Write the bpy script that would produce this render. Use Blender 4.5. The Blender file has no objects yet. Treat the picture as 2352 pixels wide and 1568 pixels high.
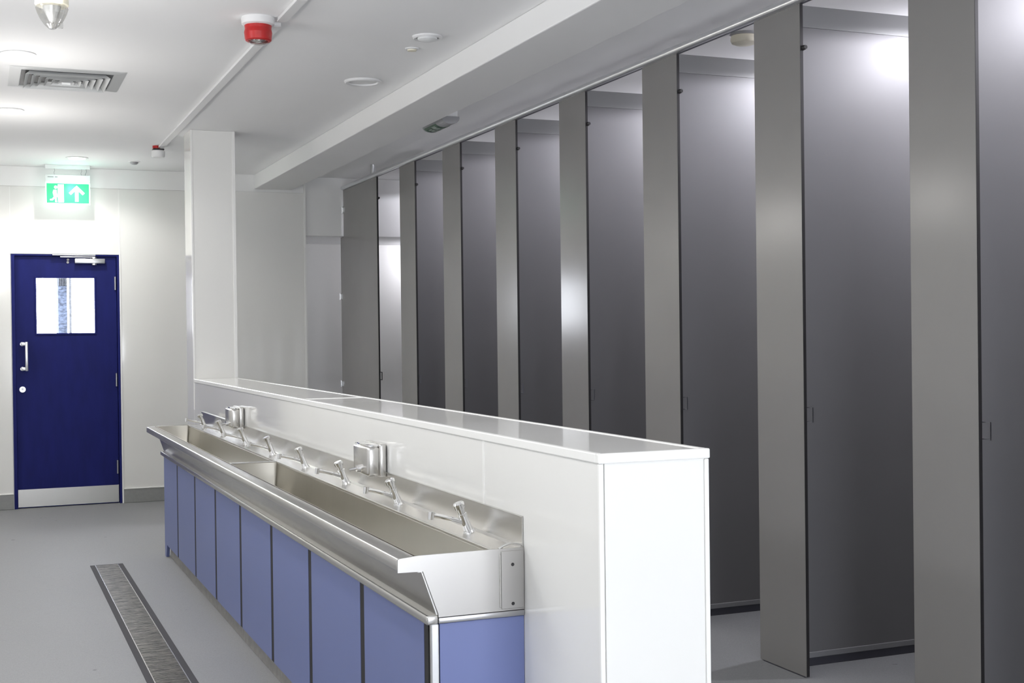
import bpy, bmesh, math, random
from mathutils import Vector, Matrix

random.seed(7)
scene = bpy.context.scene
C = scene.collection

# ------------------------------------------------------------------ camera
F_PX, YAW, PIT, ROL = 2979.7, 0.38934, -0.006913, -0.012162
cam_d = bpy.data.cameras.new('camera')
cam_d.sensor_width = 36.0
cam_d.lens = F_PX / 2352.0 * 36.0
cam_d.clip_start = 0.02
cam = bpy.data.objects.new('camera', cam_d)
C.objects.link(cam)
r0 = Vector((math.cos(YAW), -math.sin(YAW), 0))
fw = Vector((math.sin(YAW) * math.cos(PIT), math.cos(YAW) * math.cos(PIT), math.sin(PIT)))
u0 = r0.cross(fw)
c_, s_ = math.cos(ROL), math.sin(ROL)
R_ = c_ * r0 + s_ * u0
U_ = -s_ * r0 + c_ * u0
m = Matrix((R_, U_, -fw)).transposed().to_4x4()
m.translation = Vector((0, 0, 1.4))
cam.matrix_world = m
scene.camera = cam

# ------------------------------------------------------------------ world, exposure
DAY = 23.0            # daylight outside
DOWNLIGHT_W = 4.8   # washroom downlights and the fill points hung below them
FAR_K = 0.80
SIGN_W = 0.75
CUBICLE_W = 42.0      # cubicle lamps
w = bpy.data.worlds.new('sky')
scene.world = w
w.use_nodes = True
bg = w.node_tree.nodes['Background']
bg.inputs[0].default_value = (0.945, 0.965, 1.0, 1)
bg.inputs[1].default_value = DAY
scene.view_settings.view_transform = 'Standard'
scene.view_settings.look = 'None'
scene.view_settings.gamma = 1.0
scene.view_settings.use_curve_mapping = False
scene.view_settings.exposure = 0.36
scene.cycles.max_bounces = 10
scene.cycles.diffuse_bounces = 6
scene.cycles.glossy_bounces = 5
scene.cycles.sample_clamp_indirect = 4.0
scene.cycles.caustics_reflective = False
scene.cycles.caustics_refractive = False

# ------------------------------------------------------------------ main dimensions
XF = 3.045                     # cubicle front line
XL, XR, YN, YC, ZT = 1.35, 1.645, 2.755, 9.02, 1.11   # low wall, column face
ZC = 2.81                      # ceiling
YD = 11.38                     # far wall face
YE = 12.44                     # end wall behind the lintel
X0, X1, YB = -1.4, 4.35, -1.3  # side walls, back wall

# ------------------------------------------------------------------ materials
def mat(name, col, rough=0.5, metal=0.0, spec=0.5, coat=0.0, emit=None, estr=0.0):
    mt = bpy.data.materials.new(name)
    mt.use_nodes = True
    b = mt.node_tree.nodes['Principled BSDF']
    b.inputs['Base Color'].default_value = (*col, 1)
    b.inputs['Roughness'].default_value = rough
    b.inputs['Metallic'].default_value = metal
    b.inputs['Specular IOR Level'].default_value = spec
    b.inputs['Coat Weight'].default_value = coat
    b.inputs['Coat Roughness'].default_value = 0.05
    if emit:
        b.inputs['Emission Color'].default_value = (*emit, 1)
        b.inputs['Emission Strength'].default_value = estr
    return mt

def noisy(mt, scale, amount, bump=0.0, stretch=(1, 1, 1), detail=4.0, rough_amt=0.0):
    """break a flat colour up with procedural noise, optional bump and roughness wear"""
    nt = mt.node_tree
    b = nt.nodes['Principled BSDF']
    base = b.inputs['Base Color'].default_value[:]
    tc = nt.nodes.new('ShaderNodeTexCoord')
    mp = nt.nodes.new('ShaderNodeMapping')
    mp.inputs['Scale'].default_value = stretch
    nz = nt.nodes.new('ShaderNodeTexNoise')
    nz.inputs['Scale'].default_value = scale
    nz.inputs['Detail'].default_value = detail
    nt.links.new(tc.outputs['Object'], mp.inputs['Vector'])
    nt.links.new(mp.outputs['Vector'], nz.inputs['Vector'])
    rmp = nt.nodes.new('ShaderNodeValToRGB')
    rmp.color_ramp.elements[0].position = 0.3
    rmp.color_ramp.elements[1].position = 0.7
    rmp.color_ramp.elements[0].color = tuple(max(0, x * (1 - amount)) for x in base[:3]) + (1,)
    rmp.color_ramp.elements[1].color = tuple(min(1, x * (1 + amount)) for x in base[:3]) + (1,)
    nt.links.new(nz.outputs['Fac'], rmp.inputs['Fac'])
    nt.links.new(rmp.outputs['Color'], b.inputs['Base Color'])
    if bump:
        bp = nt.nodes.new('ShaderNodeBump')
        bp.inputs['Strength'].default_value = bump
        bp.inputs['Distance'].default_value = 0.01
        nt.links.new(nz.outputs['Fac'], bp.inputs['Height'])
        nt.links.new(bp.outputs['Normal'], b.inputs['Normal'])
    if rough_amt:
        r = b.inputs['Roughness'].default_value
        mr = nt.nodes.new('ShaderNodeMapRange')
        mr.inputs['To Min'].default_value = max(0.02, r - rough_amt)
        mr.inputs['To Max'].default_value = r + rough_amt
        nt.links.new(nz.outputs['Fac'], mr.inputs['Value'])
        nt.links.new(mr.outputs['Result'], b.inputs['Roughness'])
    return mt

M = {}
M['ceiling'] = noisy(mat('ceiling_paint', (0.88, 0.88, 0.88), 0.9, spec=0.2), 1.2, 0.012)
M['clad'] = noisy(mat('white_wall_cladding', (0.79, 0.788, 0.765), 0.085), 1.6, 0.008, bump=0.02)
M['clad_trim'] = mat('white_plastic_trim', (0.84, 0.84, 0.82), 0.25)
M['plaster'] = noisy(mat('white_painted_plaster', (0.82, 0.82, 0.815), 0.6, spec=0.3), 2.0, 0.01)
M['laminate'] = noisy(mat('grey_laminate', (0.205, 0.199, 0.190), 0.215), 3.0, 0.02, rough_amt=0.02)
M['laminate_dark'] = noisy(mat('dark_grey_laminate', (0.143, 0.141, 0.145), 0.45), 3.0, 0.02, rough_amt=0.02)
M['lam_edge'] = mat('black_laminate_core', (0.012, 0.011, 0.012), 0.45)
M['head'] = mat('grey_head_strip', (0.20, 0.20, 0.205), 0.4)
M['alu'] = mat('satin_aluminium', (0.78, 0.79, 0.80), 0.3, metal=1.0)
M['darkalu'] = mat('dark_base_channel', (0.06, 0.06, 0.075), 0.4, metal=0.3)
M['steel'] = noisy(mat('brushed_stainless_steel', (0.66, 0.65, 0.63), 0.25, metal=1.0), 7.0, 0.01, bump=0.0, stretch=(6, 0.3, 2), detail=1.0, rough_amt=0.012)
M['steel_end'] = mat('satin_stainless_end_plate', (0.41, 0.40, 0.385), 0.36, metal=1.0)
M['steel_in'] = noisy(mat('worn_stainless_steel', (0.46, 0.44, 0.39), 0.32, metal=1.0), 4.0, 0.05, bump=0.004, stretch=(1.5, 2.0, .6), detail=2.0, rough_amt=0.05)
M['chrome'] = mat('polished_chrome', (0.82, 0.82, 0.82), 0.06, metal=1.0)
M['hinge'] = mat('satin_hinge_steel', (0.45, 0.45, 0.46), 0.35, metal=1.0)
M['dull_keep'] = mat('dull_keep_steel', (0.22, 0.22, 0.24), 0.35, metal=1.0)
M['base_grey'] = mat('grey_base_channel', (0.20, 0.20, 0.21), 0.4)
M['panel_blue'] = noisy(mat('periwinkle_blue_laminate', (0.145, 0.178, 0.365), 0.42, spec=0.4), 2.0, 0.02)
M['door_blue'] = noisy(mat('deep_blue_door_paint', (0.012, 0.016, 0.120), 0.5, spec=0.12), 6.0, 0.12, stretch=(3, 3, 0.7), rough_amt=0.05)
M['black'] = mat('black_gap', (0.012, 0.011, 0.012), 0.6)
M['skirt'] = noisy(mat('grey_vinyl_skirting', (0.27, 0.275, 0.27), 0.45), 40, 0.05)
M['plinth'] = noisy(mat('grey_vinyl_plinth', (0.25, 0.24, 0.225), 0.5), 25, 0.15)
M['white_plastic'] = mat('white_plastic', (0.78, 0.78, 0.78), 0.35)
M['cream_plastic'] = mat('cream_plastic', (0.78, 0.74, 0.60), 0.4)
M['red'] = noisy(mat('red_plastic', (0.45, 0.012, 0.012), 0.33), 14, 0.15)
M['grey_plastic'] = mat('grey_plastic', (0.32, 0.32, 0.33), 0.4)
M['louvre'] = mat('vent_louvre', (0.80, 0.81, 0.81), 0.4)
M['lamp_on'] = mat('downlight_diffuser', (1, 1, 1), 0.5, emit=(1.0, 0.97, 0.92), estr=22.0)
M['opal_on'] = mat('opal_lamp_diffuser', (1, 1, 1), 0.5, emit=(0.93, 0.92, 1.0), estr=1.0)
M['green'] = mat('exit_sign_green', (0.0, 0.30, 0.10), 0.4, emit=(0.08, 1.0, 0.42), estr=0.45)
M['sign_white'] = mat('exit_sign_white', (0.85, 0.95, 0.9), 0.4, emit=(0.82, 1.0, 0.94), estr=1.5)
M['sign_lamp'] = mat('exit_sign_lamp_strip', (1, 1, 1), 0.4, emit=(0.55, 1.0, 0.86), estr=1.5)
M['dgreen'] = mat('dark_green_legend', (0.01, 0.07, 0.03), 0.3)
M['legend_white'] = mat('legend_white', (0.6, 0.68, 0.62), 0.3)
M['led'] = mat('green_led', (0.2, 1, 0.6), 0.4, emit=(0.3, 1.0, 0.65), estr=6.0)
M['brick'] = noisy(mat('blue_grey_brick', (0.023, 0.028, 0.040), 0.9, spec=.05), 22, 0.6, stretch=(1, 1, 2.2))
M['pale_brick'] = noisy(mat('pale_grey_brick', (0.036, 0.038, 0.042), 0.9, spec=.05), 22, 0.3, stretch=(1, 1, 2.2))
M['render_white'] = mat('white_render', (0.88, 0.88, 0.88), 0.9)
M['tarmac'] = mat('pale_paving', (0.35, 0.35, 0.35), 0.9)

def glass_mat(name, tint=(1, 1, 1), gloss=0.08, rough=0.0):
    mt = bpy.data.materials.new(name); mt.use_nodes = True
    nt = mt.node_tree; nt.nodes.clear()
    out = nt.nodes.new('ShaderNodeOutputMaterial')
    tr = nt.nodes.new('ShaderNodeBsdfTransparent'); tr.inputs[0].default_value = (*tint, 1)
    gl = nt.nodes.new('ShaderNodeBsdfGlossy'); gl.inputs['Roughness'].default_value = rough
    mx = nt.nodes.new('ShaderNodeMixShader'); mx.inputs[0].default_value = gloss
    nt.links.new(tr.outputs[0], mx.inputs[1]); nt.links.new(gl.outputs[0], mx.inputs[2])
    nt.links.new(mx.outputs[0], out.inputs[0])
    return mt
M['glass'] = glass_mat('clear_glass', (0.97, 0.98, 1.0), 0.04)
M['lens'] = glass_mat('clear_ribbed_lens', (0.86, 0.86, 0.85), 0.30, 0.12)

# floor: grey flecked safety vinyl with scuffs
mf = mat('grey_safety_vinyl', (0.36, 0.365, 0.37), 0.34, spec=0.35)
nt = mf.node_tree; b = nt.nodes['Principled BSDF']
tc = nt.nodes.new('ShaderNodeTexCoord')
n1 = nt.nodes.new('ShaderNodeTexNoise'); n1.inputs['Scale'].default_value = 420; n1.inputs['Detail'].default_value = 2
n2 = nt.nodes.new('ShaderNodeTexNoise'); n2.inputs['Scale'].default_value = 1.6; n2.inputs['Detail'].default_value = 5
n3 = nt.nodes.new('ShaderNodeTexNoise'); n3.inputs['Scale'].default_value = 9; n3.inputs['Detail'].default_value = 3
for n in (n1, n2, n3): nt.links.new(tc.outputs['Object'], n.inputs['Vector'])
rA = nt.nodes.new('ShaderNodeValToRGB')
rA.color_ramp.elements[0].position = .35; rA.color_ramp.elements[0].color = (.235, .237, .242, 1)
rA.color_ramp.elements[1].position = .65; rA.color_ramp.elements[1].color = (.303, .306, .312, 1)
nt.links.new(n1.outputs['Fac'], rA.inputs['Fac'])
mB = nt.nodes.new('ShaderNodeMixRGB'); mB.blend_type = 'MULTIPLY'; mB.inputs[0].default_value = 1
rB = nt.nodes.new('ShaderNodeValToRGB')
rB.color_ramp.elements[0].position = .3; rB.color_ramp.elements[0].color = (.93, .93, .93, 1)
rB.color_ramp.elements[1].position = .7; rB.color_ramp.elements[1].color = (1, 1, 1, 1)
nt.links.new(n2.outputs['Fac'], rB.inputs['Fac'])
nt.links.new(rA.outputs['Color'], mB.inputs[1]); nt.links.new(rB.outputs['Color'], mB.inputs[2])
mC = nt.nodes.new('ShaderNodeMixRGB'); mC.blend_type = 'MULTIPLY'; mC.inputs[0].default_value = 1
rC = nt.nodes.new('ShaderNodeValToRGB')   # a few dark drip marks
rC.color_ramp.elements[0].position = .225; rC.color_ramp.elements[0].color = (.45, .45, .46, 1)
rC.color_ramp.elements[1].position = .26; rC.color_ramp.elements[1].color = (1, 1, 1, 1)
nt.links.new(n3.outputs['Fac'], rC.inputs['Fac'])
nt.links.new(mB.outputs[0], mC.inputs[1]); nt.links.new(rC.outputs['Color'], mC.inputs[2])
nt.links.new(mC.outputs[0], b.inputs['Base Color'])
mr = nt.nodes.new('ShaderNodeMapRange'); mr.inputs['To Min'].default_value = .52; mr.inputs['To Max'].default_value = .66
nt.links.new(n2.outputs['Fac'], mr.inputs['Value']); nt.links.new(mr.outputs['Result'], b.inputs['Roughness'])
M['floor'] = mf

# drain grating: dirty wedge wire
mg = mat('dirty_grating_steel', (0.2, 0.19, 0.17), 0.42, metal=0.75)
nt = mg.node_tree; b = nt.nodes['Principled BSDF']
tc = nt.nodes.new('ShaderNodeTexCoord')
mp = nt.nodes.new('ShaderNodeMapping'); mp.inputs['Scale'].default_value = (14, 45, 1)
nz = nt.nodes.new('ShaderNodeTexNoise'); nz.inputs['Scale'].default_value = 1.0; nz.inputs['Detail'].default_value = 6; nz.inputs['Roughness'].default_value = .7
nt.links.new(tc.outputs['Object'], mp.inputs['Vector']); nt.links.new(mp.outputs['Vector'], nz.inputs['Vector'])
rr = nt.nodes.new('ShaderNodeValToRGB')
rr.color_ramp.elements[0].position = .36; rr.color_ramp.elements[0].color = (.02, .019, .018, 1)
rr.color_ramp.elements[1].position = .68; rr.color_ramp.elements[1].color = (.26, .24, .21, 1)
nt.links.new(nz.outputs['Fac'], rr.inputs['Fac']); nt.links.new(rr.outputs['Color'], b.inputs['Base Color'])
M['grating'] = mg

# ------------------------------------------------------------------ builders
WL = {}     # world location of the empties

def link(name, bm, mt, parent=None, smooth=False, label=None):
    me = bpy.data.meshes.new(name)
    bmesh.ops.recalc_face_normals(bm, faces=bm.faces)
    bm.to_mesh(me); bm.free()
    o = bpy.data.objects.new(name, me)
    C.objects.link(o)
    me.materials.append(M[mt] if isinstance(mt, str) else mt)
    if smooth:
        for p in me.polygons: p.use_smooth = True
        try: me.set_sharp_from_angle(angle=math.radians(40))
        except Exception: pass
    if parent is not None:
        off = WL[parent.name]
        me.transform(Matrix.Translation(-off))
        o.parent = parent
        WL[o.name] = off
    else:
        # origin at the base centre of the mesh
        xs = [v.co for v in me.vertices]
        lo = Vector((min(v.x for v in xs), min(v.y for v in xs), min(v.z for v in xs)))
        hi = Vector((max(v.x for v in xs), max(v.y for v in xs), max(v.z for v in xs)))
        off = Vector(((lo.x + hi.x) / 2, (lo.y + hi.y) / 2, lo.z))
        me.transform(Matrix.Translation(-off)); o.location = off
        WL[o.name] = off
    if label: o['label'] = label
    return o

def sub(name, bm, mt, parent, smooth=False, label=None):
    """a part of a part: the parent mesh sits at its own thing's origin"""
    return link(name, bm, mt, parent, smooth, label)

def tag(o, label, cat, group=None):
    o['label'] = label; o['category'] = cat
    if group: o['group'] = group
    return o

def structure(o, label=None):
    o['kind'] = 'structure'
    if label: o['label'] = label
    return o

def thing(name, loc, label, cat, group=None):
    o = bpy.data.objects.new(name, None)
    o.empty_display_size = 0.05
    o.location = loc
    C.objects.link(o)
    WL[o.name] = Vector(loc)
    return tag(o, label, cat, group)

def copy_tree(src, loc, label=None, group=None, parent=None):
    o = src.copy(); C.objects.link(o)
    if parent is None:
        o.location = loc
        if label: o['label'] = label
        if group: o['group'] = group
    else:
        o.parent = parent
    for ch in list(src.children):
        if ch.type != 'LIGHT': copy_tree(ch, None, parent=o)
    return o

def box(bm, x0, x1, y0, y1, z0, z1, bev=0.0, seg=2):
    r = bmesh.ops.create_cube(bm, size=1.0)
    vs = r['verts']
    for v in vs:
        v.co = Vector((x0 + (v.co.x + .5) * (x1 - x0), y0 + (v.co.y + .5) * (y1 - y0), z0 + (v.co.z + .5) * (z1 - z0)))
    if bev > 0:
        es = list({e for v in vs for e in v.link_edges})
        bmesh.ops.bevel(bm, geom=es, offset=bev, segments=seg, profile=0.5, affect='EDGES')
    return bm

def B(x0, x1, y0, y1, z0, z1, bev=0.0, seg=2):
    return box(bmesh.new(), x0, x1, y0, y1, z0, z1, bev, seg)

def cyl(bm, p0, p1, r0, r1=None, seg=20, caps=True):
    r1 = r0 if r1 is None else r1
    p0, p1 = Vector(p0), Vector(p1)
    ax = (p1 - p0).normalized()
    a = ax.orthogonal().normalized(); c = ax.cross(a)
    A = [bm.verts.new(p0 + r0 * (math.cos(t) * a + math.sin(t) * c)) for t in [2 * math.pi * i / seg for i in range(seg)]]
    D = [bm.verts.new(p1 + r1 * (math.cos(t) * a + math.sin(t) * c)) for t in [2 * math.pi * i / seg for i in range(seg)]]
    for i in range(seg):
        bm.faces.new((A[i], A[(i + 1) % seg], D[(i + 1) % seg], D[i]))
    if caps:
        bm.faces.new(A); bm.faces.new(D)
    return bm

def lathe(prof, cx, cy, seg=32, cz=0.0, bm=None):
    """revolve (r, z) pairs round a vertical axis"""
    bm = bm or bmesh.new()
    rings = []
    for r, z in prof:
        if r < 1e-6:
            rings.append([bm.verts.new((cx, cy, cz + z))])
        else:
            rings.append([bm.verts.new((cx + r * math.cos(2 * math.pi * i / seg), cy + r * math.sin(2 * math.pi * i / seg), cz + z)) for i in range(seg)])
    for a, b2 in zip(rings, rings[1:]):
        for i in range(seg):
            j = (i + 1) % seg
            if len(a) == 1 and len(b2) > 1: bm.faces.new((a[0], b2[i], b2[j]))
            elif len(b2) == 1 and len(a) > 1: bm.faces.new((a[i], b2[0], a[j]))
            elif len(a) > 1: bm.faces.new((a[i], b2[i], b2[j], a[j]))
    return bm

def prism_xz(pts, y0, y1, bm=None):
    bm = bm or bmesh.new()
    A = [bm.verts.new((x, y0, z)) for x, z in pts]; D = [bm.verts.new((x, y1, z)) for x, z in pts]
    bm.faces.new(A); bm.faces.new(D)
    n = len(pts)
    for i in range(n): bm.faces.new((A[i], A[(i + 1) % n], D[(i + 1) % n], D[i]))
    return bm

def tube_path(pts, r, seg=12, bm=None):
    bm = bm or bmesh.new()
    pts = [Vector(p) for p in pts]
    prev = None; rings = []
    for i, p in enumerate(pts):
        t = (pts[min(i + 1, len(pts) - 1)] - pts[max(i - 1, 0)]).normalized()
        a = t.orthogonal().normalized() if prev is None else (prev - prev.dot(t) * t).normalized()
        prev = a; c = t.cross(a)
        rings.append([bm.verts.new(p + r * (math.cos(2 * math.pi * k / seg) * a + math.sin(2 * math.pi * k / seg) * c)) for k in range(seg)])
    for a, b2 in zip(rings, rings[1:]):
        for k in range(seg): bm.faces.new((a[k], a[(k + 1) % seg], b2[(k + 1) % seg], b2[k]))
    bm.faces.new(rings[0]); bm.faces.new(rings[-1])
    return bm

# ------------------------------------------------------------------ the setting
bm = B(X0 - .1, X1 + .1, YB - .1, YE + .1, -.08, 0)
structure(link('floor', bm, 'floor'), 'grey flecked vinyl safety floor')
structure(link('ceiling', B(X0 - .1, X1 + .1, YB - .1, YE + .1, ZC, ZC + .08), 'ceiling'), 'flat white painted ceiling')

def bare(name, label):          # a structure that is only a parent
    o = bpy.data.objects.new(name, None); o.empty_display_size = .05
    C.objects.link(o); WL[o.name] = Vector((0, 0, 0))
    return structure(o, label)

# far wall with the door opening
DX0, DX1, DZ = 0.254, 1.098, 2.095
bm = bmesh.new()
box(bm, X0, DX0 - .006, YD + .012, YD + .14, 0, ZC)
box(bm, DX0 - .006, DX1 + .004, YD + .012, YD + .14, DZ + .006, ZC)
box(bm, DX1 + .004, 2.695, YD + .012, YE, 0, ZC)
wf = structure(link('wall_far', bm, 'plaster'), 'white clad far wall with the blue door')
for (a, c, z0) in ((X0, .240, .0), (.244, DX1 + .002, DZ), (DX1 + .006, 2.695, .125)):
    link('panel', B(a, c, YD, YD + .0125, z0, 2.66, .0015, 1), 'clad', wf)
for x in (.242, DX1 + .004):
    link('joint_strip', B(x - .004, x + .004, YD - .002, YD + .004, 2.1 if x > .5 else DZ, 2.645), 'clad_trim', wf)
link('fascia', B(X0, 1.86, YD - .035, YD + .012, 2.648, ZC, .004), 'plaster', wf)
link('reveal', B(DX1 - .001, DX1 + .012, YD - .004, YD + .10, 0, DZ + .004, .002), 'clad_trim', wf)
link('corner_trim', B(2.683, 2.699, YD - .003, YD + .012, .12, ZC), 'clad_trim', wf)

# grey coved skirting at its foot
bb = structure(link('baseboard_far', B(DX1 + .012, 2.695, YD - .006, YD + .011, 0, .116, .004), 'skirt'), 'grey coved vinyl skirting right of the blue door')
link('cap_strip', B(DX1 + .012, 2.695, YD - .010, YD + .011, .116, .126, .003), 'clad_trim', bb)
bb = structure(link('baseboard_left', B(X0, DX0 - .013, YD - .006, YD + .011, 0, .122, .004), 'skirt'), 'grey coved vinyl skirting left of the blue door')
link('cap_strip', B(X0, DX0 - .013, YD - .010, YD + .011, .122, .132, .003), 'clad_trim', bb)

# end wall and lintel beyond the cubicles
we = structure(link('wall_end', B(2.695, X1 + .1, YE, YE + .1, 0, ZC), 'clad'), 'white end wall behind the last cubicle')
tl = structure(link('trim_1', B(2.699, X1, YD + .015, YE - .001, 2.285, ZC - .001, .003), 'plaster'), 'white lintel box above the passage at the cubicle row end')
structure(link('wall_right', B(X1, X1 + .1, YB, YE, 0, ZC), 'clad'), 'white wall at the back of the cubicles')
LW = ((1.2, 2.1), (4.3, 5.2)); LZ0, LZ1_ = 2.15, 2.48  # two unseen windows, added to brighten the ceiling and beam
bm = bmesh.new()
ys = [YB] + [v for p in LW for v in p] + [YD + .1]
for a, c in zip(ys[::2], ys[1::2]): box(bm, X0 - .1, X0, a, c, 0, ZC)
for a, c in LW: box(bm, X0 - .1, X0, a, c, 0, LZ0); box(bm, X0 - .1, X0, a, c, LZ1_, ZC)
structure(link('wall_left', bm, 'clad'), 'white clad wall on the left with two small high windows')
for i, (a, c) in enumerate(LW):
    bm = bmesh.new()
    box(bm, X0 - .08, X0 - .03, a, a + .04, LZ0, LZ1_); box(bm, X0 - .08, X0 - .03, c - .04, c, LZ0, LZ1_)
    box(bm, X0 - .08, X0 - .03, a + .04, c - .04, LZ0, LZ0 + .04); box(bm, X0 - .08, X0 - .03, a + .04, c - .04, LZ1_ - .04, LZ1_)
    wn = structure(link('window_%d' % (i + 2), bm, 'white_plastic'), 'small white framed high window in the left wall')
    link('pane', B(X0 - .06, X0 - .055, a + .04, c - .04, LZ0 + .04, LZ1_ - .04), 'glass', wn)  # LEFTPANE
    pd = bpy.data.lights.new('window_portal', 'AREA'); pd.shape = 'RECTANGLE'
    pd.size = LZ1_ - LZ0; pd.size_y = c - a; pd.cycles.is_portal = True
    po = bpy.data.objects.new('window_portal', pd); C.objects.link(po)
    po.location = (X0 - .11, (a + c) / 2, (LZ0 + LZ1_) / 2); po.rotation_euler = (0, math.radians(-90), 0)
# back wall, behind the camera; daylight window added to light the low wall
WX0, WX1, WZ0, WZ1 = 0.62, 2.48, 0.45, 1.42
bm = bmesh.new()
box(bm, X0, WX0, YB - .1, YB, 0, ZC); box(bm, WX1, X1, YB - .1, YB, 0, ZC)
box(bm, WX0, WX1, YB - .1, YB, 0, WZ0); box(bm, WX0, WX1, YB - .1, YB, WZ1, ZC)
structure(link('wall_back', bm, 'plaster'), 'white back wall with a wide window')
bm = bmesh.new()
for a, c in ((WX0, WX0 + .05), (WX1 - .05, WX1), (1.525, 1.575)):
    box(bm, a, c, YB - .08, YB - .03, WZ0, WZ1)
box(bm, WX0 + .05, WX1 - .05, YB - .08, YB - .03, WZ0, WZ0 + .05); box(bm, WX0 + .05, WX1 - .05, YB - .08, YB - .03, WZ1 - .05, WZ1)
w1 = structure(link('window_1', bm, 'white_plastic'), 'white framed window in the back wall')
for a, c in ((WX0 + .05, 1.525), (1.575, WX1 - .05)):
    link('pane', B(a, c, YB - .06, YB - .055, WZ0 + .05, WZ1 - .05), 'glass', w1)  # BACKPANE
pd = bpy.data.lights.new('window_portal', 'AREA'); pd.shape = 'RECTANGLE'
pd.size = WX1 - WX0; pd.size_y = WZ1 - WZ0; pd.cycles.is_portal = True
po = bpy.data.objects.new('window_portal', pd); C.objects.link(po)
po.location = ((WX0 + WX1) / 2, YB - .11, (WZ0 + WZ1) / 2); po.rotation_euler = (math.radians(90), 0, 0)

pd = bpy.data.lights.new('door_glass_portal', 'AREA'); pd.shape = 'SQUARE'; pd.size = .46; pd.cycles.is_portal = True
po = bpy.data.objects.new('door_glass_portal', pd); C.objects.link(po)
po.location = (.6675, YD + .16, 1.67); po.rotation_euler = (math.radians(-90), 0, 0)

# ceiling beam
bm = B(2.245, 2.58, YB, YD + .011, 2.685, ZC - .0005, .006)
structure(link('trim_2', bm, 'plaster'), 'white boxed beam running under the ceiling in front of the cubicles')

# column
col = structure(link('column', B(XL + .012, XR - .012, YC + .012, YC + .30, 0, ZC), 'plaster'), 'white clad column at the far end of the low wall')
for args in ((XL, XR, YC, YC + .0125), (XL, XL + .0125, YC + .013, YC + .312), (XR - .0125, XR, YC + .013, YC + .312), (XL + .013, XR - .013, YC + .3, YC + .312)):
    link('panel', B(args[0], args[1], args[2], args[3], .0, ZC - .001, .001, 1), 'clad', col)
link('corner_trim', B(XL - .003, XL + .008, YC - .003, YC + .006, ZT, ZC - .001), 'clad_trim', col)
link('corner_trim', B(XR - .016, XR + .003, YC - .003, YC + .010, ZT, ZC - .001), 'clad_trim', col)

# low wall behind the wash trough
lw = structure(link('wall_low', B(XL + .012, XR - .012, YN + .012, YC - .001, 0, ZT - .012), 'plaster'), 'low white clad wall behind the steel wash trough')
ZS = ZT - .022
for y0, y1 in ((YN + .004, 3.516), (3.522, YC - .002)):
    link('panel', B(XL, XL + .0125, y0, y1, 0, ZS, .001, 1), 'clad', lw)
link('joint_strip', B(XL - .002, XL + .004, 3.513, 3.525, 0, ZS), 'clad_trim', lw)
link('panel', B(XR - .0125, XR, YN + .004, YC - .002, 0, ZS, .001, 1), 'clad', lw)
link('panel', B(XL + .013, XR - .013, YN, YN + .0125, 0, ZS, .001, 1), 'clad', lw, label='bright white end panel of the low wall')
for y0, y1 in ((YN + .012, 5.801), (5.809, YC - .002)):
    link('top_panel', B(XL + .012, XR - .012, y0, y1, ZT - .012, ZT - .001, .001, 1), 'clad', lw)
link('joint_strip', B(XL + .012, XR - .012, 5.798, 5.812, ZT - .004, ZT + .001), 'clad_trim', lw)
for a in ((XL - .004, XL + .013, YN + .014, YC - .003), (XR - .013, XR + .004, YN + .014, YC - .003), (XL - .004, XR + .004, YN - .004, YN + .0135)):
    link('edge_trim', B(*a, ZS - .001, ZT + .001, .003), 'clad_trim', lw)
for x in (XL - .002, XR - .010):
    link('corner_trim', B(x, x + .012, YN - .002, YN + .010, 0, ZS - .002, .002, 1), 'clad_trim', lw)
link('corner_trim', B(XL - .003, XL + .006, YC - .008, YC - .0025, 0.9, ZS - .002), 'clad_trim', lw)

# ------------------------------------------------------------------ blue door
dr = bare('door_1', 'deep blue entrance door with a square vision panel')
LY = YD + .035     # face of the leaf
GX0, GX1, GZ0, GZ1 = .439, .896, 1.441, 1.898
LX0, LX1, LZ1 = .274, 1.074, 2.078
bm = bmesh.new()
box(bm, DX0 - .008, DX0 + .018, YD + .006, YD + .12, 0, DZ); box(bm, DX1 - .020, DX1 - .002, YD + .006, YD + .12, 0, DZ)
box(bm, DX0 + .018, DX1 - .020, YD + .006, YD + .12, DZ - .014, DZ + .004)
box(bm, DX0 - .004, LX0 + .014, LY + .047, YD + .118, 0, DZ); box(bm, LX1 - .014, DX1 - .004, LY + .047, YD + .118, 0, DZ)
box(bm, DX0 - .004, DX1 - .004, LY + .047, YD + .118, LZ1 - .014, DZ + .002); box(bm, DX0, DX1, LY + .047, YD + .118, 0, .022)
link('frame', bm, 'door_blue', dr)
bm = bmesh.new()
for a in ((LX0, GX0 - .008, .004, LZ1), (GX1 + .008, LX1, .004, LZ1), (GX0 - .008, GX1 + .008, .004, GZ0 - .008), (GX0 - .008, GX1 + .008, GZ1 + .008, LZ1)):
    box(bm, a[0], a[1], LY, LY + .045, a[2], a[3])
bmesh.ops.remove_doubles(bm, verts=bm.verts, dist=1e-5)
leaf = link('leaf', bm, 'door_blue', dr)
bm = bmesh.new()
box(bm, GX0 - .014, GX0, LY - .008, LY + .03, GZ0 - .014, GZ1 + .014, .002, 1); box(bm, GX1, GX1 + .014, LY - .008, LY + .03, GZ0 - .014, GZ1 + .014, .002, 1)
box(bm, GX0, GX1, LY - .008, LY + .03, GZ0 - .014, GZ0, .002, 1); box(bm, GX0, GX1, LY - .008, LY + .03, GZ1, GZ1 + .014, .002, 1)
link('glazing_bead', bm, 'door_blue', leaf)
link('glass_pane', B(GX0, GX1, LY + .012, LY + .018, GZ0, GZ1), 'glass', leaf,  # DOORPANE
     label='clear square vision panel')
link('kick_plate', B(LX0 + .002, LX1 - .002, LY - .004, LY + .002, .010, .155), 'steel', leaf, label='brushed steel kick plate')
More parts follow.
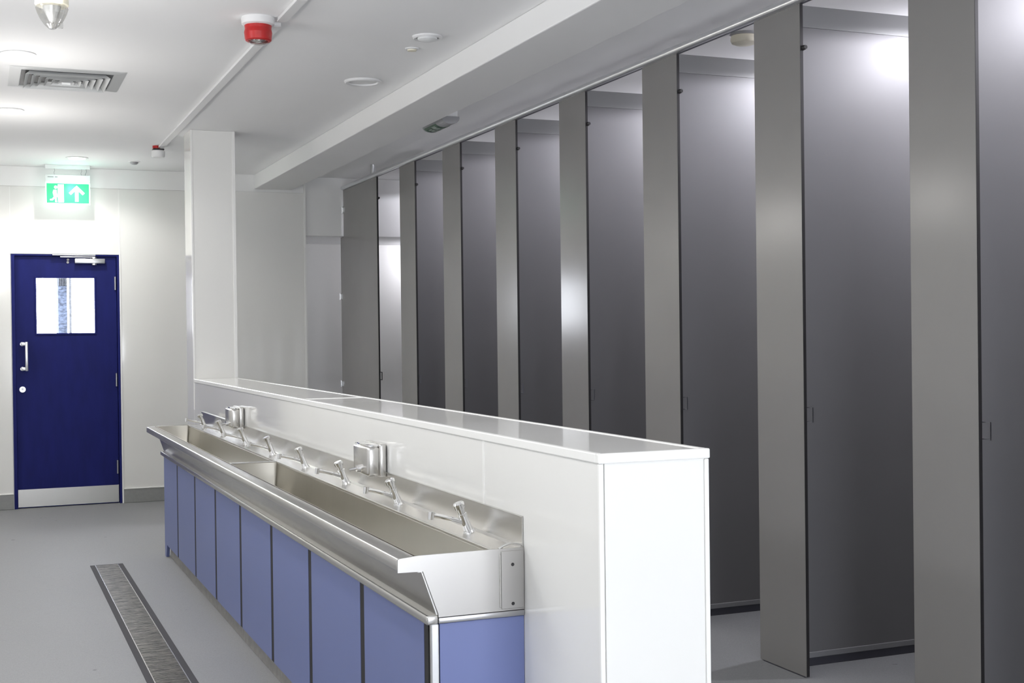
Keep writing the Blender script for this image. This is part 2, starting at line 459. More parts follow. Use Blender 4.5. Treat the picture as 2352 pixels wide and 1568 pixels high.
hd = link('pull_handle', B(.344, .366, LY - .058, LY - .034, 1.132, 1.372, .004), 'alu', leaf, True, 'silver cranked pull handle')
for z in (1.15, 1.354):
    bm = cyl(bmesh.new(), (.322, LY, z), (.322, LY - .03, z), .016)
    box(bm, .312, .356, LY - .050, LY - .028, z - .014, z + .014, .004)
    link('fixing', bm, 'alu', hd, True)
bm = cyl(bmesh.new(), (.321, LY, .98), (.321, LY - .012, .98), .026, .024, 28)
lk = link('lock_rose', bm, 'alu', leaf, True, 'round lock rose')
link('key_cylinder', cyl(bmesh.new(), (.321, LY - .012, .983), (.321, LY - .017, .983), .009, None, 16), 'hinge', lk, True)
for z in (1.856, 1.042, .306):
    bm = cyl(bmesh.new(), (LX1 - .008, LY - .004, z - .056), (LX1 - .008, LY - .004, z + .056), .0085, None, 14)
    link('hinge', bm, 'hinge', leaf, True)
cl = link('door_closer', B(.741, .982, LY - .052, LY, 2.020, 2.060, .004), 'alu', leaf, True, 'silver overhead door closer')
bm = cyl(bmesh.new(), (.897, LY - .028, 2.008), (.897, LY - .028, 2.072), .020, None, 20)
link('pinion_cap', bm, 'alu', cl, True)
bm = bmesh.new()
box(bm, .628, .905, LY - .040, LY - .020, 2.071, 2.077); box(bm, .565, .906, LY - .060, LY - .032, 2.084, 2.092, .002, 1)
link('closer_arm', bm, 'alu', cl)
bm = cyl(bmesh.new(), (.69, LY, 2.052), (.69, LY - .01, 2.052), .010); cyl(bm, (.688, LY, 2.030), (.688, LY - .01, 2.030), .010)
link('valve_button', bm, 'grey_plastic', cl, True)

# what shows through the glass: white rendered house with a brick bay
nb = thing('brick_tower', (.93, 17.2, -.3), 'narrow blue grey brick tower seen through the door glass', 'building')
link('brick_face', B(.910, 1.012, 17.05, 17.5, -.3, 2.045), 'brick', nb, label='blue grey brick strip')
link('white_pier', B(1.013, 1.033, 17.0, 17.5, -.3, 2.4), 'render_white', nb)
link('brick_face', B(1.034, 1.066, 17.05, 17.5, -.3, 2.4), 'pale_brick', nb, label='pale brick strip')
link('louvre_panel', B(.910, 1.012, 17.1, 17.5, 2.045, 2.4), 'brick', nb)
for i in range(5):
    x = .918 + i * .0195
    link('slat', B(x, x + .007, 17.05, 17.1, 2.05, 2.39), 'pale_brick', nb)
structure(link('ground', B(-8, 12, YE + .3, 30, -.4, -.3), 'tarmac'), 'pale paving outside')

# ------------------------------------------------------------------ steel wash trough
YT0, YT1 = 3.224, 8.69
tr = thing('wash_trough', (1.17, 5.95, .65), 'long stainless steel wash trough with two bowls on the low wall', 'sink')
ZR = .820
# rim with rounded nose
bm = B(.994, 1.052, YT0 + .004, YT1 - .004, .780, ZR - .004, .007, 3)
link('front_rim', bm, 'steel', tr, True)
def slab_y(pts, y0, y1): return prism_xz(pts, y0, y1)
bm = slab_y([(1.050, .779), (1.064, .779), (1.105, .660), (1.100, .660), (1.060, .776), (1.050, .776)], YT0 + .004, YT1 - .004)
link('apron', bm, 'steel', tr)
def bowl(y0, y1):
    bm = bmesh.new()
    x0, x1, zb = 1.052, 1.262, .668
    xb0 = 1.112
    prof_top = [(x0, y0), (x1, y0), (x1, y1), (x0, y1)]
    prof_bot = [(xb0, y0 + .01), (x1 - .01, y0 + .01), (x1 - .01, y1 - .01), (xb0, y1 - .01)]
    T = [bm.verts.new((x, y, ZR - .003)) for x, y in prof_top]
    D = [bm.verts.new((x, y, zb)) for x, y in prof_bot]
    fs = [bm.faces.new((T[i], T[(i + 1) % 4], D[(i + 1) % 4], D[i])) for i in range(4)]
    fs.append(bm.faces.new(D))
    es = [e for e in bm.edges if not all(v in T for v in e.verts)]
    bmesh.ops.bevel(bm, geom=es, offset=.012, segments=3, profile=.5, affect='EDGES')
    bmesh.ops.solidify(bm, geom=bm.faces[:], thickness=.0015)
    return bm
for y0, y1 in ((YT0 + .006, 5.955), (5.985, YT1 - .006)):
    bo = link('bowl', bowl(y0, y1), 'steel_in', tr, True)
    ym = (y0 + y1) / 2
    sub('waste', lathe([(.0, .6715), (.030, .6715), (.034, .6700), (.034, .668)], 1.19, ym, 20), 'chrome', bo, True)
link('bowl_divider', B(1.050, 1.264, 5.953, 5.987, ZR - .006, ZR, .003, 2), 'steel', tr)
link('tap_ledge', B(1.260, 1.346, YT0 + .002, YT1 - .002, ZR - .012, ZR, .003, 2), 'steel', tr)
bm = slab_y([(1.349, ZR - .01), (1.349, .905), (1.340, .905), (1.340, .9025), (1.3465, .9025), (1.3445, ZR + .006), (1.336, ZR), (1.336, ZR - .01)], YT0 + .002, YT1)
link('splashback', bm, 'steel', tr)
def endplate(y0, y1):
    pts = [(.994, .814), (.994, .780), (1.063, .779), (1.104, .664), (1.104, .655), (1.349, .655), (1.349, ZR + .002), (1.052, ZR + .001), (1.0, .8165)]
    return prism_xz(pts, y0, y1)
ep = link('end_plate', endplate(YT0 - .002, YT0 + .004), 'steel_end', tr)
sub('folded_edge', B(1.277, 1.281, YT0 - .005, YT0 - .001, .664, .808, .001, 1), 'steel', ep)
sub('wall_flange', B(1.282, 1.348, YT0 - .0045, YT0 - .001, .660, .815, .001, 1), 'steel_end', ep)
for z in (.778, .673):
    sub('screw_slot', cyl(bmesh.new(), (1.3150, YT0 - .0048, z), (1.3150, YT0 - .001, z), .0048, None, 12), 'black', ep)
bm = bmesh.new()
for i in range(7):
    a0 = math.pi / 2 * i / 6
tube_path([(1.278, YT0 + .003, ZR + .001), (1.292, YT0 + .003, ZR + .009), (1.310, YT0 + .003, ZR + .014), (1.330, YT0 + .003, ZR + .013), (1.346, YT0 + .003, ZR + .008)], .004, 8, bm)
sub('weld_bead', bm, 'steel', ep, True)
link('end_plate', endplate(YT1 - .004, YT1 + .002), 'steel', tr)

# ------------------------------------------------------------------ cabinet below
cb = thing('trough_cabinet', (1.21, 5.9, 0), 'blue panelled cabinet with dark gaps under the steel trough', 'cabinet')
link('carcass', B(1.0818, 1.346, YT0 + .02, 8.525, .08, .632), 'black', cb)
link('plinth', B(1.104, 1.346, YT0 + .04, 8.44, 0, .08, .003), 'plinth', cb)
bm = B(1.070, 1.104, YT0 - .004, 8.62, .636, .662, .006, 3)
link('edge_rail', bm, 'steel', cb, True)
link('edge_rail', B(1.104, 1.349, YT0 - .004, YT0 + .02, .638, .654, .003), 'hinge', cb, True)
gaps = [3.253, 3.880, 4.566, 5.225, 5.905, 6.577, 7.246, 7.930]
g = .0235
for i in range(8):
    y0 = gaps[i] + g; y1 = (gaps[i + 1] - g) if i < 7 else 8.532
    link('panel', B(1.0805, 1.0845, y0, y1, .080, .634, .0005, 1), 'panel_blue', cb)
link('corner_post', B(1.084, 1.106, YT0 + .001, YT0 + .016, 0, .637, .003), 'alu', cb)
link('end_panel', B(1.108, 1.349, YT0 + .002, YT0 + .018, .05, .637, .001, 1), 'panel_blue', cb)
bm = bmesh.new()
A = [(8.532, .082), (8.532, .0), (8.47, .0), (8.43, .082)]
v1 = [bm.verts.new((1.081, y, z)) for y, z in A]; v2 = [bm.verts.new((1.099, y, z)) for y, z in A]
bm.faces.new(v1); bm.faces.new(v2)
for i in range(4): bm.faces.new((v1[i], v1[(i + 1) % 4], v2[(i + 1) % 4], v2[i]))
link('end_foot', bm, 'panel_blue', cb)

# ------------------------------------------------------------------ push taps
def make_tap(x, y, z, label):
    t = thing('push_tap', (x, y, z), label, 'tap', 'push taps on the trough ledge')
    ax = Vector((-.38, 0, 1)).normalized()
    b0 = Vector((x, y, z))
    bm = cyl(bmesh.new(), b0, b0 + Vector((-.002, 0, .007)), .019, .0165, 22)
    link('base_flange', bm, 'chrome', t, True)
    bm = cyl(bmesh.new(), b0 + Vector((0, 0, .003)), b0 + ax * .052, .0145, .0115, 22)
    cyl(bm, b0 + ax * .052, b0 + ax * .058, .0135, .0135, 22)
    link('body', bm, 'chrome', t, True)
    k0 = b0 + ax * .058
    bm = cyl(bmesh.new(), k0, k0 + ax * .018, .0105, .0115, 22)
    cyl(bm, k0 + ax * .018, k0 + ax * .032, .0165, .0175, 22)
    cyl(bm, k0 + ax * .032, k0 + ax * .036, .0175, .0140, 22)
    kn = link('push_knob', bm, 'chrome', t, True)
    p = [b0 + ax * .030, b0 + Vector((-.045, 0, .040)), b0 + Vector((-.085, 0, .051)), b0 + Vector((-.110, 0, .057))]
    sp = link('spout', tube_path(p, .0068, 12), 'chrome', t, True)
    tip = b0 + Vector((-.114, 0, .060))
    sub('nozzle', cyl(bmesh.new(), tip + Vector((0, 0, .006)), tip + Vector((-.003, 0, -.016)), .0098, .0085, 16), 'chrome', sp, True)
    return t
tapY = [3.546 + i * .6835 for i in range(8)]
names = ['chrome push tap nearest the open end of the trough',
         'second chrome push tap from the near end, beside the nearer soap dispenser',
         'third chrome push tap from the near end, just past the nearer soap dispenser',
         'fourth chrome push tap from the near end of the trough',
         'fifth chrome push tap from the near end, just past the bowl divider',
         'sixth chrome push tap from the near end, in front of the farther soap dispenser',
         'seventh chrome push tap, just beyond the farther soap dispenser',
         'farthest chrome push tap, by the blue reflection at the trough end']
tap0 = make_tap(1.312, tapY[0], ZR, names[0])
for i in range(1, 8):
    copy_tree(tap0, (1.312, tapY[i], ZR), names[i])

# ------------------------------------------------------------------ soap dispensers
def make_disp(y0, label):
    x1, x0, y1, z0, z1 = XL - .003, 1.277, y0 + .205, .886, 1.000
    t = thing('soap_dispenser', (XL, (y0 + y1) / 2, z0), label, 'soap dispenser', 'steel soap dispensers on the low wall')
    bm = B(x0, x1 - .024, y0 + .004, y1 - .004, z0 + .004, z1 - .004, .011, 3)
    body = link('body', bm, 'steel', t, True)
    link('back_housing', B(x1 - .026, x1, y0, y1, z0, z1 + .005, .006, 3), 'steel', t, True)
    link('lid', B(x0 + .006, x1 - .020, y0 + .01, y1 - .01, z1 - .006, z1 + .003, .004, 2), 'chrome', t, True)
    ym = (y0 + y1) / 2
    bm = cyl(bmesh.new(), (x0 + .004, ym, z0 + .026), (x0 - .014, ym, z0 + .026), .014, .013, 20)
    cyl(bm, (x0 - .014, ym, z0 + .026), (x0 - .042, ym, z0 + .022), .0055, .0048, 14)
    v = link('valve', bm, 'chrome', t, True)
    return t
d0 = make_disp(4.483, 'steel box soap dispenser nearer the open end of the trough')
s0 = d0.location.copy()
copy_tree(d0, (s0.x, s0.y + 2.715, s0.z), 'steel box soap dispenser near the far end of the trough')

# ------------------------------------------------------------------ cubicles
pil = [('H', 3.374, 3.705), ('G', 4.355, 4.688), ('F', 5.344, 5.689), ('E', 6.339, 6.682), ('D', 7.326, 7.669), ('C', 8.316, 8.679), ('B', 9.314, 9.694)]
pl_lab = {'I': 'grey laminate pilaster just out of the right of the frame, nearest of the row',
          'H': 'nearest wide grey laminate pilaster at the right edge of the photo',
          'G': 'grey laminate pilaster whose foot shows on the floor right of the low wall',
          'F': 'grey laminate pilaster rising behind the near end of the low wall',
          'E': 'grey laminate pilaster with the large bright bluish reflection, nearer of the two',
          'D': 'grey laminate pilaster with a bright bluish reflection, farther of the two',
          'C': 'grey laminate pilaster, second in front of the wide end panel',
          'B': 'narrow grey laminate pilaster next to the wide end panel across the white gap'}
def make_pilaster(k, y0, y1, stop=True, lock=True):
    t = thing('cubicle_pilaster', (XF, (y0 + y1) / 2, 0), pl_lab[k], 'partition panel', 'cubicle pilasters in a row')
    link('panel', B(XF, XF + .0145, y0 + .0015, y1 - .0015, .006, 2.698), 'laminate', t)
    link('core_edge', B(XF + .0008, XF + .0140, y0, y0 + .0016, .006, 2.697), 'lam_edge', t, label='black edge of the laminate')
    link('core_edge', B(XF + .0008, XF + .0140, y1 - .0016, y1, .006, 2.697), 'lam_edge', t, label='black edge of the laminate')
    link('floor_shoe', B(XF + .003, XF + .012, y0 + .02, y1 - .02, 0, .007), 'darkalu', t)
    if stop:
        bm = cyl(bmesh.new(), (XF + .016, y0 + .004, 2.523), (XF + .016, y0 - .016, 2.523), .011, .008, 14)
        link('door_buffer', bm, 'lam_edge', t, True, 'small black door buffer')
    if lock:
        bm = bmesh.new()
        box(bm, XF + .014, XF + .020, y0 - .036, y0 + .006, 1.084, 1.087)
        box(bm, XF + .014, XF + .020, y0 - .036, y0 - .033, 1.031, 1.084)
        box(bm, XF + .014, XF + .020, y0 - .036, y0 + .006, 1.028, 1.031)
        link('lock_keep', bm, 'dull_keep', t, label='small square steel lock keep')
    return t
make_pilaster('I', 2.385, 2.72)
for k, a, c in pil: make_pilaster(k, a, c)

# wide end panel
t = thing('cubicle_end_panel', (XF, 10.9, 0), 'wide dark grey laminate panel closing the far end of the cubicle row', 'partition panel')
link('panel', B(XF, XF + .0145, 10.3265, 11.385, .006, 2.698), 'laminate', t)
link('hinge_stile', B(XF + .001, XF + .0140, 11.386, 11.497, .006, 2.280), 'laminate', t)
link('core_edge', B(XF + .0008, XF + .0140, 10.325, 10.3266, .006, 2.697), 'lam_edge', t, label='black edge of the laminate')
link('floor_shoe', B(XF + .003, XF + .012, 10.36, 11.45, 0, .007), 'darkalu', t)
bm = cyl(bmesh.new(), (XF + .016, 10.33, 2.523), (XF + .016, 10.31, 2.523), .011, .008, 14)
link('door_buffer', bm, 'lam_edge', t, True)
bm = bmesh.new()
for z0, z1, a, c in ((1.083, 1.089, 10.289, 10.331), (1.027, 1.083, 10.289, 10.295), (1.021, 1.027, 10.289, 10.331)):
    box(bm, XF + .014, XF + .020, a, c, z0, z1)
link('lock_keep', bm, 'lam_edge', t, label='small square dark lock keep')
for y, z in ((11.386, 2.52), (11.497, 1.745), (11.497, .955)):
    bm = cyl(bmesh.new(), (XF - .008, y + .004, z - .03), (XF - .008, y + .004, z + .03), .009, None, 12)
    box(bm, XF - .008, XF + .002, y - .035, y + .012, z - .022, z + .022, .002, 1)
    link('hinge', bm, 'alu', t, True)

# dividers behind the pilasters
dv_lab = {'I': 'grey laminate cubicle divider nearest of all, right of the frame',
          'H': 'grey laminate cubicle divider cut by the right edge of the photo',
          'G': 'grey laminate cubicle divider with the brightest lamp glow near its top',
          'F': 'grey laminate cubicle divider behind the near end of the low wall, with a detector above',
          'E': 'grey laminate cubicle divider beside the nearer bluish reflecting pilaster',
          'D': 'grey laminate cubicle divider beside the farther bluish reflecting pilaster',
          'C': 'grey laminate cubicle divider third before the end panel',
          'B': 'grey laminate cubicle divider closest to the wide end panel'}
def make_div(k, yc):
    t = thing('cubicle_divider', ((XF + X1) / 2, yc, 0), dv_lab[k], 'partition panel', 'cubicle dividers')
    a, c = XF + .016, X1 - .002
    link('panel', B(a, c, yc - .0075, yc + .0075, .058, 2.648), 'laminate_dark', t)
    link('head_strip', B(a, c, yc - .0085, yc + .0085, 2.649, 2.738), 'head', t)
    link('base_channel', B(a, c, yc - .012, yc + .012, .034, .058, .002, 1), 'base_grey', t, label='pale base channel')
    link('foot', B(a, c, yc - .008, yc + .008, 0, .034), 'darkalu', t)
    return t
make_div('I', 2.552)
for k, a, c in pil: make_div(k, (a + c) / 2)

# head rail with its hangers
t = thing('head_rail', (XF, 6.9, 2.698), 'round aluminium rail running along the tops of the cubicle pilasters', 'rail')
bm = cyl(bmesh.new(), (XF - .004, YB + .02, 2.716), (XF - .004, 11.385, 2.718), .0195, None, 20)
link('tube', bm, 'alu', t, True)
link('channel', B(XF - .001, XF + .016, YB + .02, 11.385, 2.698, 2.706), 'darkalu', t)
for y in (10.43, 1.6):
    link('hanger', cyl(bmesh.new(), (XF, y, 2.728), (XF, y, ZC), .020, None, 16), 'alu', t, True)

# cubicle lamps
lamp_lab = ['round opal lamp on the ceiling of the cubicle at the right edge of the photo',
            'round opal lamp on the ceiling of the cubicle with the brightest divider glow',
            'round opal lamp on the ceiling of the cubicle with the round detector',
            'round opal lamp on the ceiling of the fourth cubicle from the near end',
            'round opal lamp on the ceiling of the fifth cubicle from the near end',
            'round opal lamp on the ceiling of the sixth cubicle from the near end',
            'round opal lamp on the ceiling of the seventh cubicle from the near end',
            'round opal lamp on the ceiling of the last cubicle by the end wall']
centres = [(a + c) / 2 for _, a, c in pil] + [10.6]
LX = 4.08
lamp0 = None
for i, yc in enumerate(centres):
    y = yc - .55 if i < 7 else 11.08
    if lamp0 is None:
        t = thing('cubicle_lamp', (LX, y, ZC), lamp_lab[i], 'lamp', 'opal cubicle lamps')
        link('base_ring', lathe([(.0, 0), (.115, 0), (.115, -.02), (.0, -.02)], LX, y, 32, ZC), 'white_plastic', t, True)
        link('diffuser', lathe([(.105, -.02), (.108, -.03), (.100, -.05), (.075, -.064), (.04, -.071), (0, -.073)], LX, y, 32, ZC), 'opal_on', t, True)
        lamp0 = t; o = t
    else:
        o = copy_tree(lamp0, (LX, y, ZC), lamp_lab[i])
    for kind, share in (('SPOT', 1.0), ('POINT', .16)):
        ld = bpy.data.lights.new('cubicle_lamp_light', kind)
        ld.energy = CUBICLE_W * share * (1 if i < 7 else .33); ld.color = (.92, .91, 1.0); ld.shadow_soft_size = .016
        if kind == 'SPOT': ld.spot_size = math.radians(175); ld.spot_blend = .12
        lo = bpy.data.objects.new('cubicle_lamp_light', ld); C.objects.link(lo)
        lo.parent = o; lo.location = (0, 0, -.092)
o = copy_tree(lamp0, (4.12, 12.1, 2.285), 'round opal lamp under the lintel beyond the last cubicle')
ld = ld.copy(); ld.energy = CUBICLE_W * .24; lo = bpy.data.objects.new('cubicle_lamp_light', ld); C.objects.link(lo)
lo.parent = o; lo.location = (0, 0, -.092)

# ------------------------------------------------------------------ ceiling fittings
def downlight(x, y, label):
    t = thing('downlight', (x, y, ZC), label, 'downlight', 'recessed ceiling downlights')
    link('bezel', lathe([(.062, -.001), (.085, -.001), (.085, -.005), (.066, -.008), (.062, -.004)], x, y, 36, ZC), 'white_plastic', t, True)
    link('diffuser', lathe([(0, -.004), (.062, -.004), (.062, -.001)], x, y, 36, ZC), 'lamp_on', t, True)
    return t
spots = [(.196, 6.873, 'bright round downlight in front of the square vent'),
         (.190, 8.576, 'bright round downlight beyond the square vent at the left edge'),
         (.725, 10.695, 'bright round downlight just above the green exit sign'),
         (.196, 5.170, 'round downlight above the left edge of the photo'),
         (.196, 3.460, 'second round downlight out of the top of the photo'),
         (.196, 1.750, 'round downlight above the camera'),
         (-.60, 10.695, 'round downlight left of the door out of the frame')]
first = None
for x, y, lab in spots:
    if first is None: first = downlight(x, y, lab); o = first
    else: o = copy_tree(first, (x, y, ZC), lab)
    for kind, share, drop in ((('POINT', .36, -.55), ('SPOT', .72, -.03)) if y < 10 else (('POINT', .2, -.55), ('SPOT', FAR_K, -.03))):  # POINT floats well below its fitting, added to brighten the ceiling
        ld = bpy.data.lights.new('downlight_light', kind)
        ld.energy = DOWNLIGHT_W * 5 * share; ld.color = (1, .975, .94); ld.shadow_soft_size = .12 if kind == 'POINT' else .025
        if kind == 'SPOT': ld.spot_size = math.radians(160 if y < 10 else 152); ld.spot_blend = .4
        lo = bpy.data.objects.new('downlight_light', ld); C.objects.link(lo)
        lo.parent = o; lo.location = (0, 0, drop)

# square four way vent
vx, vy, vh = .455, 7.47, .292
t = thing('ceiling_vent', (vx, vy, ZC), 'square white four-way louvred ceiling vent by the downlights', 'vent')
def sq_ring(h0, z0, h1, z1, th=.002):
    bm = bmesh.new()
    A = [bm.verts.new((vx + sx * h0, vy + sy * h0, ZC + z0)) for sx, sy in ((-1, -1), (1, -1), (1, 1), (-1, 1))]
    D = [bm.verts.new((vx + sx * h1, vy + sy * h1, ZC + z1)) for sx, sy in ((-1, -1), (1, -1), (1, 1), (-1, 1))]
    for i in range(4): bm.faces.new((A[i], A[(i + 1) % 4], D[(i + 1) % 4], D[i]))
    bmesh.ops.solidify(bm, geom=bm.faces[:], thickness=th)
    return bm
link('backing', B(vx - .232, vx + .232, vy - .232, vy + .232, ZC - .0015, ZC - .0005), 'black', t)
link('frame', sq_ring(vh, -.003, .235, -.007), 'louvre', t)
link('frame_lip', sq_ring(.236, -.0075, .232, -.001), 'louvre', t)
for i in range(6):
    h = .214 - i * .0345
    link('louvre', sq_ring(h - .022, -.002, h, -.024), 'louvre', t)
link('core', B(vx - .022, vx + .022, vy - .022, vy + .022, ZC - .026, ZC - .022), 'louvre', t)

# fire alarm siren with strobe
sx, sy = 1.163, 5.76
t = thing('fire_alarm_siren', (sx, sy, ZC), 'red fire alarm sounder with a clear strobe on a white base', 'fire alarm')
link('base', lathe([(0, 0), (.072, 0), (.074, -.008), (.072, -.030), (.062, -.036), (0, -.036)], sx, sy, 36, ZC), 'white_plastic', t, True)
bd = link('sounder', lathe([(0, -.036), (.060, -.036), (.0585, -.048), (.0585, -.052), (.062, -.066), (.0615, -.070), (.058, -.100), (.053, -.104), (.043, -.104), (.043, -.096), (0, -.096)], sx, sy, 36, ZC), 'red', t, True)
link('strobe_lens', lathe([(.040, -.098), (.040, -.108), (.034, -.114), (.020, -.117), (0, -.118)], sx, sy, 28, ZC), 'lens', t, True)
link('strobe_reflector', lathe([(0, -.107), (.018, -.107), (.034, -.099)], sx, sy, 24, ZC), 'chrome', t, True)

# cable trunking runs
t = thing('cable_trunking', (1.255, 8.0, ZC), 'white cable trunking from the red siren back to the small white detector', 'trunking')
link('channel', B(1.238, 1.277, 5.81, 9.83, ZC - .016, ZC - .0005, .0015, 1), 'white_plastic', t)
link('lid', B(1.235, 1.280, 5.815, 8.1, ZC - .019, ZC - .0155, .001, 1), 'white_plastic', t)
link('lid', B(1.235, 1.280, 8.102, 9.825, ZC - .019, ZC - .0155, .001, 1), 'white_plastic', t)
t = thing('cable_trunking', (1.262, 2.5, ZC), 'white cable trunking entering the red siren from the near side', 'trunking')
link('channel', B(1.242, 1.281, YB + .05, 5.725, ZC - .016, ZC - .0005, .0015, 1), 'white_plastic', t)
link('lid', B(1.239, 1.284, YB + .05, 5.32, ZC - .019, ZC - .0155, .001, 1), 'white_plastic', t)
link('lid', B(1.239, 1.284, 5.322, 5.72, ZC - .019, ZC - .0155, .001, 1), 'white_plastic', t)

# small detector at the end of the trunking
hx, hy = 1.240, 9.87
t = thing('heat_detector', (hx, hy, ZC), 'small white drum detector with red and black mount at the trunking end', 'detector')
link('mount', lathe([(0, 0), (.028, 0), (.028, -.022), (0, -.022)], hx - .012, hy, 20, ZC), 'red', t, True)
link('clip', B(hx - .040, hx + .040, hy - .04, hy + .04, ZC - .034, ZC - .022, .003, 1), 'lam_edge', t)
link('drum', lathe([(0, -.035), (.047, -.035), (.049, -.042), (.047, -.078), (.041, -.085), (0, -.086)], hx, hy, 28, ZC), 'white_plastic', t, True)

# small dome sensor, flush rings, button
def lathe_thing(name, x, y, label, cat, parts, z=ZC):
    t = thing(name, (x, y, z), label, cat)
    for nm, prof, mt in parts: link(nm, lathe(prof, x, y, 32, z), mt, t, True)
    return t
lathe_thing('motion_sensor', 1.168, 10.80, 'tiny grey dome sensor on the ceiling between exit sign and column', 'sensor',
            [('bezel', [(0, 0), (.048, 0), (.048, -.004), (.036, -.006)], 'white_plastic'), ('dome', [(.034, -.004), (.030, -.016), (.018, -.024), (0, -.027)], 'grey_plastic')])
lathe_thing('ceiling_speaker', 1.994, 7.00, 'flush white ring fitting on the ceiling, farther of the two by the beam', 'ceiling fitting',
            [('ring', [(.078, -.001), (.104, -.001), (.104, -.008), (.096, -.014), (.082, -.012), (.078, -.004)], 'white_plastic'),
             ('cover', [(0, -.004), (.074, -.004), (.074, -.001)], 'plaster'), ('clip', [(.0741, -.002), (.0778, -.002)], 'grey_plastic')])
lathe_thing('ceiling_speaker', 1.985, 5.85, 'white domed ring fitting on the ceiling, nearer of the two by the beam', 'ceiling fitting',
            [('ring', [(.050, -.001), (.072, -.001), (.072, -.008), (.064, -.014), (.052, -.010)], 'white_plastic'),
             ('dome', [(.050, -.006), (.046, -.016), (.030, -.024), (0, -.027)], 'louvre')])
lathe_thing('ceiling_sensor', 1.997, 6.125, 'tiny white button sensor between the two ring fittings', 'sensor',
            [('bezel', [(0, 0), (.034, 0), (.034, -.004), (.026, -.007)], 'white_plastic'), ('button', [(.024, -.006), (.022, -.013), (0, -.014)], 'cream_plastic')])
lathe_thing('smoke_detector', 3.39, 5.30, 'round cream smoke detector on the ceiling inside a cubicle', 'detector',
            [('base', [(0, 0), (.066, 0), (.070, -.006), (.070, -.010), (.060, -.014)], 'grey_plastic'),
             ('body', [(.064, -.013), (.066, -.026), (.066, -.034), (.060, -.046), (.045, -.052), (0, -.053)], 'cream_plastic')])

# emergency beacon lamp with pointed clear lens, top left
ex, ey = .275, 5.3
t = thing('emergency_lamp', (ex, ey, ZC), 'ceiling lamp with a pointed clear ribbed lens at the top left', 'lamp')
link('stem', lathe([(0, 0), (.07, 0), (.07, -.02), (.055, -.03), (.055, -.085), (.062, -.10), (.0625, -.128), (.056, -.133), (0, -.133)], ex, ey, 32, ZC), 'cream_plastic', t, True)
bm = bmesh.new(); seg = 32; rings = []
for r, z in ((.0565, -.133), (.0555, -.140), (.049, -.162), (.039, -.185), (.026, -.205), (.012, -.219)):
    rings.append([bm.verts.new((ex + r * (1 + (.10 if i % 4 == 0 else 0) * (z < -.137)) * math.cos(2 * math.pi * i / seg), ey + r * (1 + (.10 if i % 4 == 0 else 0) * (z < -.137)) * math.sin(2 * math.pi * i / seg), ZC + z)) for i in range(seg)])
for a, c in zip(rings, rings[1:]):
    for i in range(seg): bm.faces.new((a[i], a[(i + 1) % seg], c[(i + 1) % seg], c[i]))
bm.faces.new(rings[-1])
link('lens', bm, 'lens', t, False, 'clear ribbed cone lens')
link('reflector', lathe([(0, -.196), (.010, -.190), (.030, -.150), (.034, -.134)], ex, ey, 12, ZC), 'louvre', t)
link('tab', B(ex + .022, ex + .040, ey - .004, ey + .004, ZC - .215, ZC - .190, .002, 1), 'lens', t)

# ------------------------------------------------------------------ hanging exit sign
EY = 11.19
t = thing('exit_sign', (.684, EY, ZC), 'glowing green and white hanging exit sign above the blue door', 'sign')
link('ceiling_bracket', B(.510, .858, EY - .025, EY + .025, ZC - .030, ZC, .003), 'white_plastic', t)
hs = link('housing', B(.510, .858, EY - .022, EY + .022, 2.672, 2.729, .003), 'white_plastic', t)
for x in (.581, .790):
    sub('hook', tube_path([(x, EY, ZC - .030), (x + .004, EY, ZC - .046), (x - .003, EY, ZC - .060), (x, EY, 2.7285)], .0018, 8), 'hinge', hs, True)
sub('cable', tube_path([(.828, EY, ZC - .030), (.830, EY, ZC - .050), (.822, EY, ZC - .068), (.820, EY, 2.7285)], .0026, 8), 'grey_plastic', hs, True)
for a, c in ((.528, .574), (.583, .604)):
    sub('maker_mark', B(a, c, EY - .0226, EY - .0218, 2.706, 2.713), 'grey_plastic', hs)
sub('lamp_strip', B(.520, .848, EY - .016, EY + .016, 2.666, 2.6725), 'sign_lamp', hs)
pn = link('panel', B(.511, .857, EY - .004, EY + .004, 2.490, 2.667), 'sign_white', t)
gy = EY - .0045
sub('green_field', B(.519, .848, gy - .001, gy, 2.500, 2.660), 'green', pn)
def flat(pts, y0, y1): return prism_xz(pts, y0, y1)
ay0, ay1 = gy - .0022, gy - .0011
ax_, az = .752, 2.58
sub('arrow', flat([(ax_, az + .066), (ax_ + .062, az + .004), (ax_ + .046, az - .012), (ax_ + .014, az + .018), (ax_ + .014, az - .066), (ax_ - .014, az - .066), (ax_ - .014, az + .018), (ax_ - .046, az - .012), (ax_ - .062, az + .004)], ay0, ay1), 'sign_white', pn)
sub('doorway', flat([(.606, 2.507), (.652, 2.507), (.652, 2.652), (.606, 2.652)], ay0, ay1), 'sign_white', pn)
bm = flat([(.572, 2.606), (.596, 2.606), (.600, 2.570), (.612, 2.560), (.604, 2.545), (.596, 2.556), (.596, 2.530), (.600, 2.507), (.584, 2.507), (.582, 2.540), (.566, 2.520), (.545, 2.520), (.545, 2.530), (.562, 2.534), (.574, 2.552), (.566, 2.585)], ay0, ay1)
m2 = bmesh.new(); cyl(m2, (.590, ay0, 2.628), (.590, ay1, 2.628), .013, None, 18)
tmp = bpy.data.meshes.new('t'); m2.to_mesh(tmp); bm.from_mesh(tmp); m2.free(); bpy.data.meshes.remove(tmp)
sub('running_figure', bm, 'sign_white', pn)

ld = bpy.data.lights.new('exit_sign_light', 'POINT'); ld.energy = SIGN_W; ld.color = (.42, 1.0, .84); ld.shadow_soft_size = .03
lo = bpy.data.objects.new('exit_sign_light', ld); C.objects.link(lo)
lo.parent = t; lo.location = (.03, -.11, 2.63 - ZC)

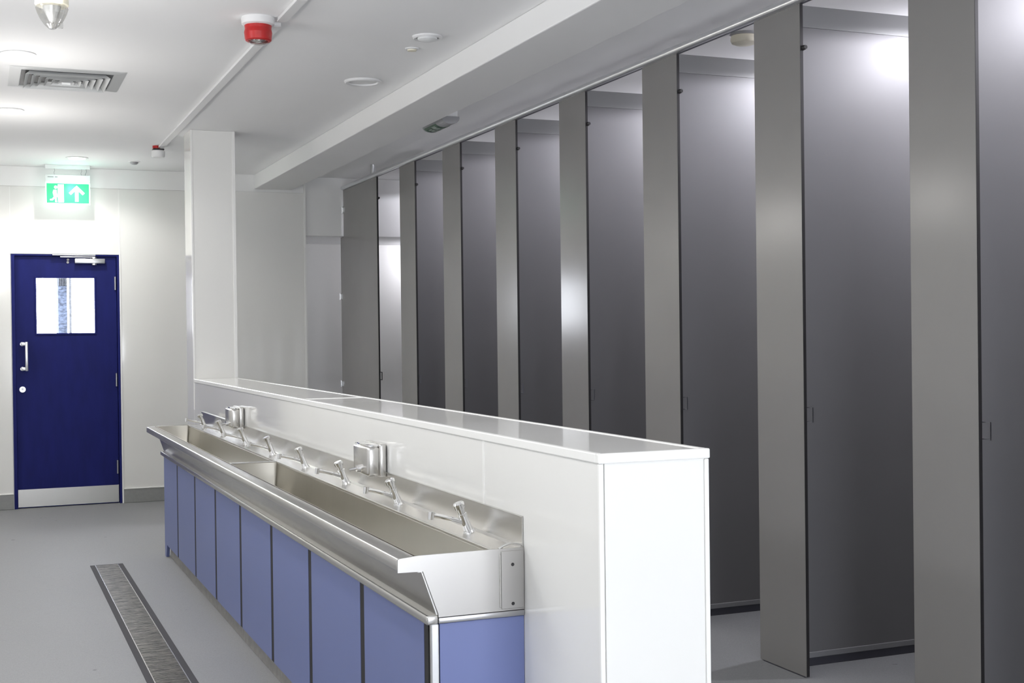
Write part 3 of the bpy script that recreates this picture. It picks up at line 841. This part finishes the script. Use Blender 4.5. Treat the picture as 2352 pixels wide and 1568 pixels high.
# small exit luminaire above the cubicles
t = thing('exit_luminaire', (2.67, 7.66, ZC), 'small unlit exit luminaire with dark green legend beside the beam', 'sign')
link('gear_box', B(2.645, 2.735, 7.50, 7.84, 2.725, ZC, .004), 'white_plastic', t)
bm = bmesh.new(); n = 8
prof = [(2.625, 2.726)] + [(2.682 - .057 * math.cos(math.pi * i / n), 2.712 - .032 * math.sin(math.pi * i / n)) for i in range(n + 1)] + [(2.739, 2.726)]
link('diffuser', prism_xz(prof, 7.48, 7.86), 'grey_plastic', t)
link('legend', prism_xz([(x - (.0012 if x < 2.682 else -.0012), z - .0012) for x, z in prof[2:-2]], 7.62, 7.84), 'dgreen', t)
bm = bmesh.new()
def onleg(a, y): return (2.682 - .0595 * math.cos(a), y, 2.712 - .0345 * math.sin(a))
for y0, y1, a0, a1 in ((7.66, 7.72, .7, 1.5), (7.75, 7.80, .9, 2.0), (7.68, 7.70, 1.5, 2.2)):
    q = [onleg(a0, y0), onleg(a0, y1), onleg((a0 + a1) / 2, y1), onleg(a1, y1), onleg(a1, y0), onleg((a0 + a1) / 2, y0)]
    v = [bm.verts.new(p) for p in q]
    bm.faces.new((v[0], v[1], v[2], v[5])); bm.faces.new((v[5], v[2], v[3], v[4]))
bmesh.ops.solidify(bm, geom=bm.faces[:], thickness=.0006)
link('pictogram', bm, 'legend_white', t)
link('led', lathe([(0, -.004), (.004, -.002), (.005, 0), (.004, .003), (0, .005)], 2.622, 7.835, 12, 2.722), 'led', t, True)

# ------------------------------------------------------------------ floor drain
t = thing('floor_drain', (.705, 5.4, 0), 'long steel channel drain with dirty slotted grating in the grey floor', 'drain')
y0, y1 = 2.2, 8.34
bm = bmesh.new()
box(bm, .607, .634, y0, y1, -.001, .0022); box(bm, .771, .800, y0, y1, -.001, .0022)
box(bm, .634, .771, y1 - .010, y1, -.001, .0022)
link('frame', bm, mat('dull_drain_frame', (.062, .060, .066), .75, spec=.2), t)
link('edge_strip', B(.634, .638, y0, y1 - .010, 0, .0050), 'steel', t)
link('edge_strip', B(.767, .771, y0, y1 - .010, 0, .0040), 'steel', t)
link('channel', B(.638, .767, y0, y1 - .010, -.001, .0008), 'black', t)
bm = bmesh.new()
n = int((y1 - y0 - .02) / .0125)
for i in range(n):
    y = y0 + .006 + i * .0125
    box(bm, .638, .767, y, y + .0082, .0008, .0036 + .0006 * random.random())
gr = link('grating', bm, 'grating', t)
gr['kind'] = 'stuff'
